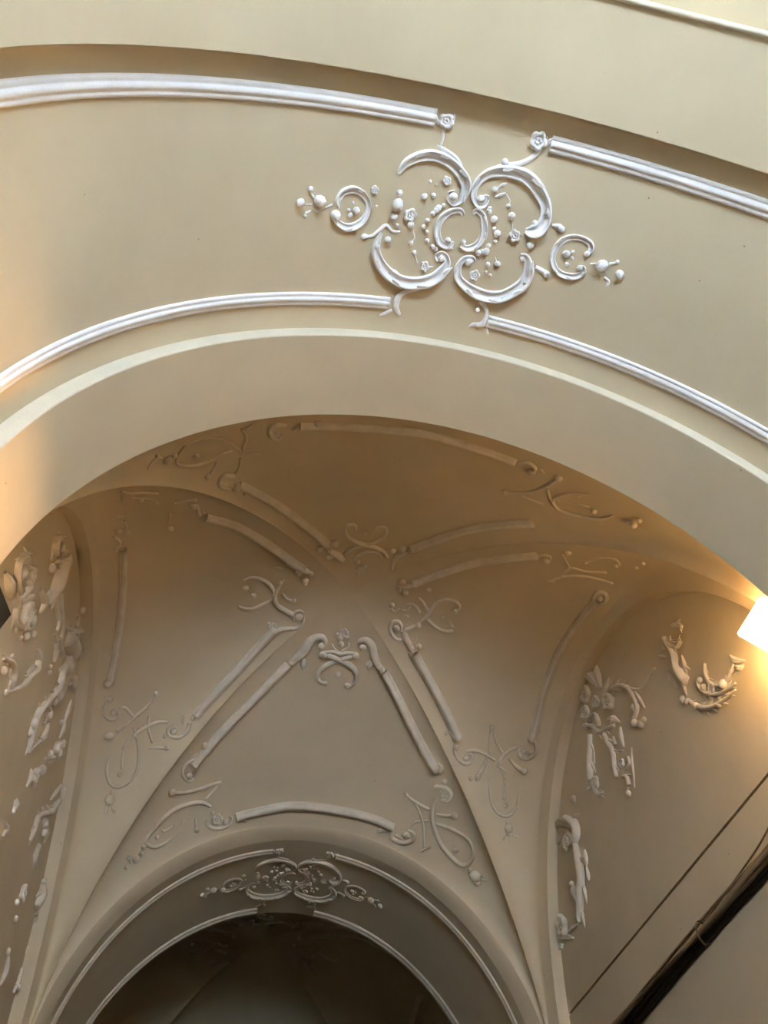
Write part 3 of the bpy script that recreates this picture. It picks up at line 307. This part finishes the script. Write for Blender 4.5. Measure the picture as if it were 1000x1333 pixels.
# ------------------------------------------------------------------ placing relief on the surfaces
def surf(kind, a, b, dy=0.0):
    """point and outward (into the room) normal"""
    if kind in 'AB':
        e_ = EE if kind == 'A' else 0
        def P(t, y): x, z = prof_t(t, A2+e_, R2+e_); return Vector((x, y+dy, z+ZS))
        p = P(a, b); d = (P(a+.002, b)-P(a-.002, b)).normalized(); n = d.cross(Vector((0, 1, 0)))
        if n.dot(Vector((0, 0, ZS+.2))-Vector((p.x, 0, p.z))) < 0: n = -n
        return p, n.normalized()
    if kind == 'V':
        e = .004
        p = Vector((a, b+dy, vault(a, b)+ZS))
        gx = (vault(a+e, b)-vault(a-e, b))/(2*e); gy = (vault(a, b+e)-vault(a, b-e))/(2*e)
        gx = max(-6, min(6, gx)); gy = max(-6, min(6, gy))
        return p, Vector((gx, gy, -1)).normalized()
    s = -1 if kind == 'L' else 1
    return Vector((s*XP, a+dy, b+ZS)), Vector((-s, 0, 0))
def catmull(q, per=5):
    if len(q) == 2: q = [q[0], tuple((u+v)/2 for u, v in zip(*q)), q[1]]
    out = []; n = len(q)
    for i in range(n-1):
        p0, p1, p2, p3 = q[max(i-1, 0)], q[i], q[i+1], q[min(i+2, n-1)]
        for k in range(per):
            t = k/per
            out.append(tuple(.5*((2*b)+(-a+c)*t+(2*a-5*b+4*c-d)*t*t+(-a+3*b-3*c+d)*t**3) for a, b, c, d in zip(p0, p1, p2, p3)))
    out.append(q[-1]); return out
SECT = {
 't': [(-.5, -.12), (-.48, .10), (-.36, .30), (-.18, .42), (0, .46), (.18, .42), (.36, .30), (.48, .10), (.5, -.12)],
 'c': [(-.58, -.10), (-.57, .14), (-.48, .30), (-.40, .28), (-.32, .14), (-.10, .10), (.12, .16), (.28, .40), (.40, .58), (.50, .52), (.58, .20), (.58, -.10)],
 'l': [(-.5, -.10), (-.44, .10), (-.28, .30), (-.12, .36), (0, .24), (.12, .36), (.28, .30), (.44, .10), (.5, -.10)],
 'm': [(-.5, -.05), (-.5, .16), (-.40, .24), (-.30, .25), (-.26, .36), (-.12, .46), (.12, .46), (.26, .36), (.30, .25), (.40, .24), (.5, .16), (.5, -.05)],
}
def sweep(kind, typ, q, root_loc, dy=0., per=5, hs=1.0, sect=None, lift=0.):
    pts = catmull(q, per)
    fr = [surf(kind, a, b, dy) for a, b, w in pts]
    cx = sum((p for p, n in fr), Vector())/len(fr)
    prof = sect or SECT[typ]
    # rim of a channelled scroll lies on the outside of its curl
    flip = 1
    if typ == 'c':
        acc = 0
        for i in range(1, len(fr)):
            t = fr[i][0]-fr[i-1][0]; acc += t.cross(fr[i][1]).dot(fr[i][0]-cx)
        flip = 1 if acc > 0 else -1
    verts = []; nc = len(prof); n = len(fr)
    for i, (p, nn) in enumerate(fr):
        t = (fr[min(i+1, n-1)][0]-fr[max(i-1, 0)][0])
        t = t.normalized() if t.length > 1e-9 else Vector((0, 1, 0))
        sd = t.cross(nn).normalized()*flip; up_ = sd.cross(t).normalized()
        if up_.dot(nn) < 0: up_ = -up_
        w = max(pts[i][2], .002)
        for s, h in prof: verts.append(p+sd*(s*w)+up_*(h*w*hs+lift)-root_loc)
    faces = grid_faces(n, nc, flip < 0)
    if nc > 2: faces += [tuple(range(nc)), tuple((n-1)*nc+k for k in range(nc))][0:2]
    return verts, faces
def uv_ball(segs=10, rings=6, sz=1.0, dent=0.):
    v = [(0, 0, sz*(1-dent))]; f = []
    for i in range(1, rings):
        a = math.pi*i/rings
        for j in range(segs): v.append((math.sin(a)*math.cos(2*math.pi*j/segs), math.sin(a)*math.sin(2*math.pi*j/segs), sz*math.cos(a)*(1-dent*max(0, math.cos(a))**3)))
    v.append((0, 0, -sz)); L = len(v)-1
    for j in range(segs): f.append((0, 1+j, 1+(j+1) % segs))
    for i in range(rings-2):
        for j in range(segs):
            a, b = 1+i*segs+j, 1+i*segs+(j+1) % segs; f.append((a, a+segs, b+segs, b))
    for j in range(segs): f.append((L, 1+(rings-2)*segs+(j+1) % segs, 1+(rings-2)*segs+j))
    return v, f
def bead_mesh(m):
    v, f = uv_ball(10, 6, .85); me = bpy.data.meshes.new('bead'); me.from_pydata(v, [], f); me.polygons.foreach_set('use_smooth', [True]*len(f)); me.materials.append(m); return me
def flower_mesh(m):
    """open rosette: five lobed petals around a hollow heart, with an inner ring of buds"""
    V, Fc = [], []; n = 30
    rings = [(.92, -.15, .10), (1.02, .16, .16), (.98, .40, .20), (.80, .56, .18), (.60, .46, .10), (.46, .22, .06), (.40, .30, .12), (.30, .42, .10), (.18, .36, .04), (.10, .10, 0)]
    for r, z, l in rings:
        for k in range(n):
            a = 2*math.pi*k/n; w = abs(math.cos(2.5*a)); rr = r*(1-l+l*1.6*w)
            V.append((rr*math.cos(a), rr*math.sin(a), z*(1-.25*(1-w) if l else 1)))
    V.append((0, 0, .06))
    for i in range(len(rings)-1):
        for k in range(n): Fc.append((i*n+k, i*n+(k+1) % n, (i+1)*n+(k+1) % n, (i+1)*n+k))
    b = (len(rings)-1)*n
    for k in range(n): Fc.append((b+k, b+(k+1) % n, len(V)-1))
    me = bpy.data.meshes.new('flower'); me.from_pydata(V, [], Fc); me.polygons.foreach_set('use_smooth', [True]*len(Fc)); me.materials.append(m); return me
BEAD, FLOWER = {True: bead_mesh(WHITE), False: bead_mesh(AGED)}, {True: flower_mesh(WHITE), False: flower_mesh(AGED)}
PART = {'c': 'scroll', 't': 'stem', 'l': 'leaf', 'm': 'moulding_run'}
HS = {'A': 1.0, 'V': 1.35, 'L': 1.5, 'R': 1.4}
WS = {'A': 1.0, 'V': 1.05, 'L': 1.4, 'R': 1.25}
def lobes(kind, t, q):
    """small acanthus lobes that break from the body of a scroll or stem"""
    out = []
    pts = catmull(q, 6); n = len(pts)
    wm = max(p[2] for p in pts)
    if kind == 'V' or t not in 'ct' or wm < .016 or (kind == 'A' and t != 'c') or len(q) < 3: return out
    def metric(a, b): return (surf(kind, a+.001, b)[0]-surf(kind, a-.001, b)[0]).length/.002
    ca = sum(p[0] for p in pts)/n; cb = sum(p[1] for p in pts)/n
    acc = 0; side = 1
    for i in range(3, n-2):
        a, b, w = pts[i]
        ma = metric(a, b)
        ta, tb = (pts[i+1][0]-pts[i-1][0])*ma, pts[i+1][1]-pts[i-1][1]
        L = math.hypot(ta, tb)
        if L < 1e-7: continue
        ta, tb = ta/L, tb/L; acc += L/2
        step = (2.3 if kind == 'A' else 1.05)*wm
        if acc < step or w < .55*wm: continue
        acc = 0
        if kind == 'A':                       # lobes lie on the rim, on the outside of the curl
            side = 1 if (-tb)*(a-ca)*ma+ta*(b-cb) > 0 else -1
            k1, k2, wd, lift = .30, .52, .55, .40*w
        else:
            side = -side; k1, k2, wd, lift = .62, 1.25, .55, .02*w
        na, nb = -tb*side, ta*side
        P = lambda u, s_: ((a*ma+ta*u*w+na*s_*w)/ma, b+tb*u*w+nb*s_*w)
        l0, l1, l2 = P(-.45, .12), P(.15, k1), P(.85 if kind == 'A' else 1.15, k2)
        out.append(([(*l0, .2*w), (*l1, wd*w), (*l2, .06*w)], lift))
    return out
def ornament(name, key, label, cat, group=None, dy=0.0, extra=(), wk=1.0):
    keys = [key] + list(extra)
    kind = ORN[key][0]
    sc = lambda q: [(a/1000, b/1000, w/1000*WS[kind]*wk) for a, b, w in q]
    allp = [surf(kind, p[0]/1000, p[1]/1000, dy)[0] for k in keys for t, q in ORN[k][1] for p in q]
    loc = sum(allp, Vector())/len(allp)
    root = tag(empty(name, loc), label, cat, group)
    for k in keys:
        for t, q in ORN[k][1]:
            q = sc(q)
            if t == 'b' and kind in 'LR' and q[0][2] > .03: t = 'f'
            if t in 'bf':
                a, b, r = q[0]; p, n = surf(kind, a, b, dy)
                o = bpy.data.objects.new('bead' if t == 'b' else 'flower', (BEAD if t == 'b' else FLOWER)[kind == 'A']); col.objects.link(o); o.parent = root
                rot = n.to_track_quat('Z', 'Y').to_matrix().to_4x4() @ Matrix.Rotation(random.uniform(0, 6.3), 4, 'Z')
                o.matrix_local = Matrix.Translation(p+n*(.38*r if t == 'b' else .12*r)-loc) @ rot @ Matrix.Diagonal((r, r*random.uniform(.82, 1), r*random.uniform(.8, 1), 1))
            else:
                v, f = sweep(kind, t, q, loc, dy, 5, HS[kind])
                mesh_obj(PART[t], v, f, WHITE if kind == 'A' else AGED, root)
                for lq, lift in lobes(kind, t, q):
                    v, f = sweep(kind, 'l', lq, loc, dy, 3, HS[kind], None, lift)
                    mesh_obj('leaf', v, f, WHITE if kind == 'A' else AGED, root)
    return root
def copy_tree(src, off, label, group=None):
    c = src.copy(); col.objects.link(c); c.location = src.location+Vector(off); c['label'] = label
    if group: c['group'] = group
    for ch in src.children:
        k = ch.copy(); col.objects.link(k); k.parent = c
        for g in ch.children:
            d = g.copy(); col.objects.link(d); d.parent = k
    return c

# ------------------------------------------------------------------ mouldings on the two arches
ARCH_SECT = [(-.5, -.05), (-.5, .18), (-.42, .30), (-.30, .33), (-.26, .27), (-.20, .30), (-.10, .46), (.04, .50), (.14, .42), (.18, .30), (.24, .28), (.32, .34), (.44, .28), (.5, .16), (.5, -.05)]
def arch_moulding(t0, t1, y, w, label, dy=0.0):
    kd = 'B' if dy else 'A'
    n = 56; q = [(t0+(t1-t0)*i/n, y, w) for i in range(n+1)]
    loc = surf(kd, (t0+t1)/2, y, dy)[0]
    root = tag(empty('plaster_moulding', loc), label, 'moulding', 'moulding runs on the arch soffits')
    v, f = sweep(kd, 'm', q, loc, dy, 2, .62, ARCH_SECT); mesh_obj('moulding_run', v, f, DULL if dy else WHITE, root)  # far runs get duller stucco in place of weaker light
    return root
def arch_set(dy, where, yl=.905, wl=.057, yu=.122):
    return [arch_moulding(1.722, 3.10, yu, .066, f'long white reeded moulding on the {where}, upper edge, left of the cartouche', dy),
            arch_moulding(1.402, .04, yu, .066, f'long white reeded moulding on the {where}, upper edge, right of the cartouche', dy),
            arch_moulding(1.735, 3.10, yl, wl, f'long white reeded moulding on the {where}, lower edge, left of the cartouche', dy),
            arch_moulding(1.430, .04, yl, wl, f'long white reeded moulding on the {where}, lower edge, right of the cartouche', dy)]
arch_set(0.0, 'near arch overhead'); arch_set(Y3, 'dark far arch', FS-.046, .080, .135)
# thin white edge roll on the arris nearest the viewer
q = [(math.pi*i/80, YM+.012, .02) for i in range(2, 79)]
rl = []
for i in range(2, 79):
    t = math.pi*i/80; c = []
    for k in range(9):
        a_ = 2*math.pi*k/8; x, z = prof_t(t, A2-.004+.012*math.cos(a_), R2-.004+.012*math.cos(a_)); c.append((x, YM+.004+.012*math.sin(a_), z+ZS))
    rl.append(c)
tag(loft('trim_3', rl, EDGE), 'thin pale roll along the nearest arris of the overhead arch', kind='structure')

# ------------------------------------------------------------------ stucco ornaments
cart = ornament('stucco_cartouche', 'cart', 'white rococo cartouche of four channelled scrolls and rose buds on the near arch', 'ornament')
far_cart = copy_tree(cart, (0, YOFF, 0), 'rococo scroll cartouche on the dark soffit of the far arch')
kx, ky, kz = A2/(A2+EE), .90, R2/(R2+EE)
far_cart.location = (cart.location.x*kx, Y3+.01+cart.location.y*ky, ZS+(cart.location.z-ZS)*kz); far_cart.scale = (kx, ky, kz)
for ch in far_cart.children: ch.material_slots[0].link = 'OBJECT'; ch.material_slots[0].material = DULL  # duller colour stands in for the dimness of the far arch
G1 = 'scrolled cartouches around the crown of the vault'
apx = {}
apx['F'] = ornament('apex_ornament', 'apexF', 'crossed-scroll stucco cartouche at the top of the far web, facing the viewer', 'ornament', G1)
apx['L'] = ornament('apex_ornament', 'apexL', 'heart-shaped stucco scroll at the tip of the left web', 'ornament', G1, extra=('endLU',))
apx['R'] = ornament('apex_ornament', 'apexR', 'heart-shaped stucco scroll at the tip of the right web', 'ornament', G1, extra=('endRU',))
apx['N'] = ornament('apex_ornament', 'apexN', 'dim crossed-scroll stucco cartouche at the tip of the near web, above the crown', 'ornament', G1)
G2 = 'oval ribbon ornaments in the corners of the vault webs'
cor = {}
for k, lb in (('LL', 'oval ribbon ornament with pendant at the far lower corner of the left web'),
              ('FL', 'oval ribbon ornament at the left corner of the far web, beside the far arch'),
              ('FR', 'oval ribbon ornament at the right corner of the far web, beside the far arch'),
              ('RL', 'oval ribbon ornament with pendant at the far lower corner of the right web'),
              ('NL', 'shaded oval ribbon ornament at the left corner of the near web'),
              ('NR', 'shaded oval ribbon ornament at the right corner of the near web'),
              ('RU', 'faint ribbon ornament at the near corner of the right web'),
              ('LU', 'dark ribbon ornament at the near corner of the left web')):
    cor[k] = ornament('corner_ornament', 'corner'+k, lb, 'ornament', G2)
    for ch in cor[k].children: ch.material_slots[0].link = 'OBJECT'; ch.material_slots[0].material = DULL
ornament('scroll_ornament', 'scrollRW', 'small round volute at the upper end of the moulding beside the right wall', 'ornament')
ornament('scroll_ornament', 'scrollNA', 'small volute at the left end of the arched moulding of the near web', 'ornament')
bars = {}
for k, lb in (('N_left', 'white moulding along the left groin on the near web'), ('N_right', 'white moulding along the right groin on the near web'), ('N_arch', 'shaded arched moulding of the near web under the overhead arch'),
              ('L_up', 'white moulding along the upper groin on the left web'), ('L_low', 'white moulding along the lower groin on the left web'), ('L_wall', 'upright moulding on the left web beside the left wall arch'),
              ('R_up', 'white moulding along the upper groin on the right web'), ('R_low', 'white moulding along the lower groin on the right web'), ('R_wall', 'curved moulding on the right web beside the right wall arch'),
              ('F_left', 'straight white moulding along the left groin on the far web'), ('F_right', 'straight white moulding along the right groin on the far web'), ('F_arch', 'arched white moulding of the far web just above the far arch')):
    bars[k] = ornament('plaster_moulding', 'bar_'+k, lb, 'moulding', 'moulding frames of the vault webs', wk=.66 if 'wall' in k else .85)
# the dark bay beyond repeats the first one
off = (0, YOF2, 0); GB = 'stucco in the dark bay beyond the far arch'
for src, lb in ((apx['N'], 'dim crossed-scroll cartouche on the near web of the dark far bay'), (cor['NL'], 'dim oval ribbon ornament at the left of the dark far bay'), (cor['NR'], 'dim oval ribbon ornament at the right of the dark far bay'),
                (apx['L'], 'dim heart-shaped scroll on the left web of the dark far bay'), (apx['R'], 'dim heart-shaped scroll on the right web of the dark far bay'),
                (bars['N_left'], 'dim left groin moulding in the dark far bay'), (bars['N_right'], 'dim right groin moulding in the dark far bay'), (bars['N_arch'], 'dim arched moulding in the dark far bay'),
                (bars['L_up'], 'dim groin moulding on the left web of the dark far bay'), (bars['R_up'], 'dim groin moulding on the right web of the dark far bay')):
    copy_tree(src, off, lb, GB)
G3 = 'stucco relief on the left wall'
for k, nm, lb in (('lw_cart', 'wall_relief', 'shell-like stucco cartouche high on the left wall beside the dark lamp'), ('lw_tall', 'wall_relief', 'tall leafy stucco scroll under the crown of the left wall arch'),
              ('lw_rose', 'wall_relief', 'stucco rose bouquet on the edge of the left wall arch'), ('lw_garland', 'wall_relief', 'stucco flower garland hanging below the rose bouquet on the left wall'),
              ('lw_ribbon', 'wall_relief', 'fluttering stucco ribbon on the lamplit part of the left wall'), ('lw_leafchain', 'wall_relief', 'chain of stucco leaves and rosettes down the left wall edge'),
              ('lw_drops', 'wall_relief', 'two small stucco leaf drops on the lamplit left wall'), ('lw_tail', 'wall_relief', 'thin trailing end of the stucco garland low on the left wall')):
    ornament(nm, k, lb, 'relief', G3)
G4 = 'stucco relief on the right wall'
for k, lb in (('rw_bow', 'stucco bow with leaves and fruit on the right wall under its arch'), ('rw_ribbons', 'two hanging stucco ribbons with tassels below the bow on the right wall'),
              ('rw_shell', 'large shell-shaped stucco cartouche on the right wall beside the glowing lamp'), ('rw_torch', 'long stucco torch with rosettes low on the right wall beside the pier')):
    ornament('wall_relief', k, lb, 'relief', G4)

# ------------------------------------------------------------------ lamps
def rot_box(name, c, sx, sy, sz, ang, m, parent, bev=.006):
    bm = bmesh.new(); bmesh.ops.create_cube(bm, size=1.0)
    bmesh.ops.scale(bm, vec=(sx, sy, sz), verts=bm.verts)
    bmesh.ops.bevel(bm, geom=list(bm.edges), offset=bev, segments=2, affect='EDGES')
    bmesh.ops.rotate(bm, cent=(0, 0, 0), matrix=Matrix.Rotation(ang, 3, 'Y'), verts=bm.verts)
    bmesh.ops.translate(bm, vec=c, verts=bm.verts)
    me = bpy.data.meshes.new(name); bm.to_mesh(me); bm.free(); me.materials.append(m)
    o = bpy.data.objects.new(name, me); col.objects.link(o); o.parent = parent; return o
def rod(name, p, q, r, m, parent, n=10):
    p, q = Vector(p), Vector(q); d = (q-p).normalized(); s = d.orthogonal().normalized(); t = d.cross(s)
    v = [e+(s*math.cos(2*math.pi*k/n)+t*math.sin(2*math.pi*k/n))*r for e in (p, q) for k in range(n)]
    f = [(k, (k+1) % n, n+(k+1) % n, n+k) for k in range(n)]+[tuple(range(n))[::-1], tuple(range(n, 2*n))]
    return mesh_obj(name, v, f, m, parent)
# right: a frosted glass box lamp, lit
L0 = Vector((XP, 1.62, .58+ZS))
lr = tag(empty('wall_lamp', L0), 'glowing frosted box lamp on the right wall beside the near arch', 'lamp')
ang = math.radians(42)
ctr = Vector((1.487, 1.62, .617+ZS))
rot_box('glass_shade', ctr-L0, .15, .18, .075, ang, LAMP_GLASS, lr)
rot_box('back_plate', ctr-L0+Vector((.048, 0, .048)), .15, .19, .02, ang, METAL, lr, .003)
rod('bracket_arm', ctr-L0+Vector((.05, 0, .05)), (0, 0, .06), .012, METAL, lr)
rot_box('wall_plate', (-.006, 0, .06), .012, .09, .09, 0, METAL, lr, .003)
# left: a shaded wall washer, its metal shield towards the room, the bulb behind it
L1 = Vector((-A2, 1.248, -.24+ZS))
ll = tag(empty('wall_lamp', L1), 'dark metal lamp hood at the left edge, throwing warm light on the wall behind it', 'lamp')
BX, BZ = -1.398, -.258                           # the bulb sits low behind the hood
sh = [(-1.405, -.078), (-1.360, -.080), (-1.370, -.138), (-1.370, -.258), (-1.378, -.298), (-1.398, -.313), (-1.448, -.308)]
inn = [(-1.448, -.303), (-1.398, -.308), (-1.382, -.293), (-1.375, -.258), (-1.375, -.138), (-1.366, -.086), (-1.405, -.083)]
v, f = [], []
ring = sh+inn; nn = len(ring)
def tilt(y): return .42*(y-1.37)               # the hood leans down towards the viewer
for y in (1.128, 1.37):
    for x, z in ring: v.append((x-L1.x, y-L1.y, z+tilt(y)+ZS-L1.z))
f = [(k, (k+1) % nn, nn+(k+1) % nn, nn+k) for k in range(nn)]
for k in range(len(sh)-1):
    f += [(k, nn-1-k, nn-2-k, k+1), (nn+k, nn+k+1, 2*nn-2-k, 2*nn-1-k)]
mesh_obj('metal_hood', v, f, METAL, ll, False)
def lrod(n, y0, y1, r, m): rod(n, (BX-L1.x, y0-L1.y, BZ+tilt(y0)+ZS-L1.z), (BX-L1.x, y1-L1.y, BZ+tilt(y1)+ZS-L1.z), r, m, ll, 12)
lrod('bulb', 1.198, 1.318, .008, BULB); lrod('socket', 1.148, 1.198, .010, METAL)
rod('bracket_arm', (0, 0, -.11), (.075, 0, -.118), .009, METAL, ll)
rot_box('wall_plate', (.006, .0, -.11), .012, .08, .08, 0, METAL, ll, .003)

# ------------------------------------------------------------------ cables along the right wall
def cable(pts, r, m, parent, loc, n=8, per=6, name='cable'):
    P = [Vector(q) for q in catmull(pts, per)]
    v = []
    for i, p in enumerate(P):
        t = (P[min(i+1, len(P)-1)]-P[max(i-1, 0)]).normalized(); s = t.cross(Vector((0, 0, 1))).normalized(); u = s.cross(t)
        for k in range(n): v.append(p+(s*math.cos(2*math.pi*k/n)+u*math.sin(2*math.pi*k/n))*r-loc)
    f = []
    for i in range(len(P)-1):
        for k in range(n): f.append((i*n+k, i*n+(k+1) % n, (i+1)*n+(k+1) % n, (i+1)*n+k))
    return mesh_obj(name, v, f, m, parent)
CB = Vector((XP-.02, 3.1, .04+ZS))
cb = tag(empty('cable_bundle', CB), 'sagging bundle of dark cables running along the right wall', 'cables')
def crow(dz, dx, wob, ph):
    q = []
    for i in range(15):
        y = 1.46+i*.24
        base = .012+.052*(y-2.4)/1.6 if y < 4 else .066
        q.append((XP-dx-.004*math.sin(ph+y*3), y, base+dz+wob*math.sin(ph*2+y*2.3)+ZS))
    return q
for dz, dx, wob, ph, r, m in ((.052, .010, .012, .3, .007, CABLE_T), (.040, .014, .012, 1.7, .010, CABLE_T), (.022, .014, .009, 1.2, .012, CABLE_B), (.004, .018, .009, 2.1, .013, CABLE_T), (.016, .036, .012, 5.1, .012, CABLE_T), (-.016, .018, .008, 3.3, .015, CABLE_D), (-.036, .016, .010, 4.0, .013, CABLE_D), (-.030, .030, .012, .9, .009, CABLE_D), (-.004, .040, .012, 2.9, .011, CABLE_B)):
    cable(crow(dz, dx, wob, ph), r, m, cb, CB)
tie = [(XP-.004+.0*k, 3.02, .03+ZS) for k in range(2)]
tv = []
for y in (3.015, 3.03):
    for k in range(12):
        a_ = 2*math.pi*k/12; tv.append(Vector((XP-.024-.030*math.cos(a_), y, .036+.058*math.sin(a_)+ZS))-CB)
mesh_obj('cable_tie', tv, [(k, (k+1) % 12, 12+(k+1) % 12, 12+k) for k in range(12)], CABLE_T, cb)
LC = Vector((XP-.01, 2.3, .12+ZS))
lc = cable([(XP-.006, 1.9, .20+ZS), (XP-.008, 2.15, .155+ZS), (XP-.010, 2.4, .105+ZS), (XP-.012, 2.7, .085+ZS), (XP-.012, 3.0, .074+ZS)], .004, CABLE_T, None, LC, name='loose_cable')
lc.location = LC; tag(lc, 'single thin loose wire rising above the cable bundle on the right wall', 'cable')
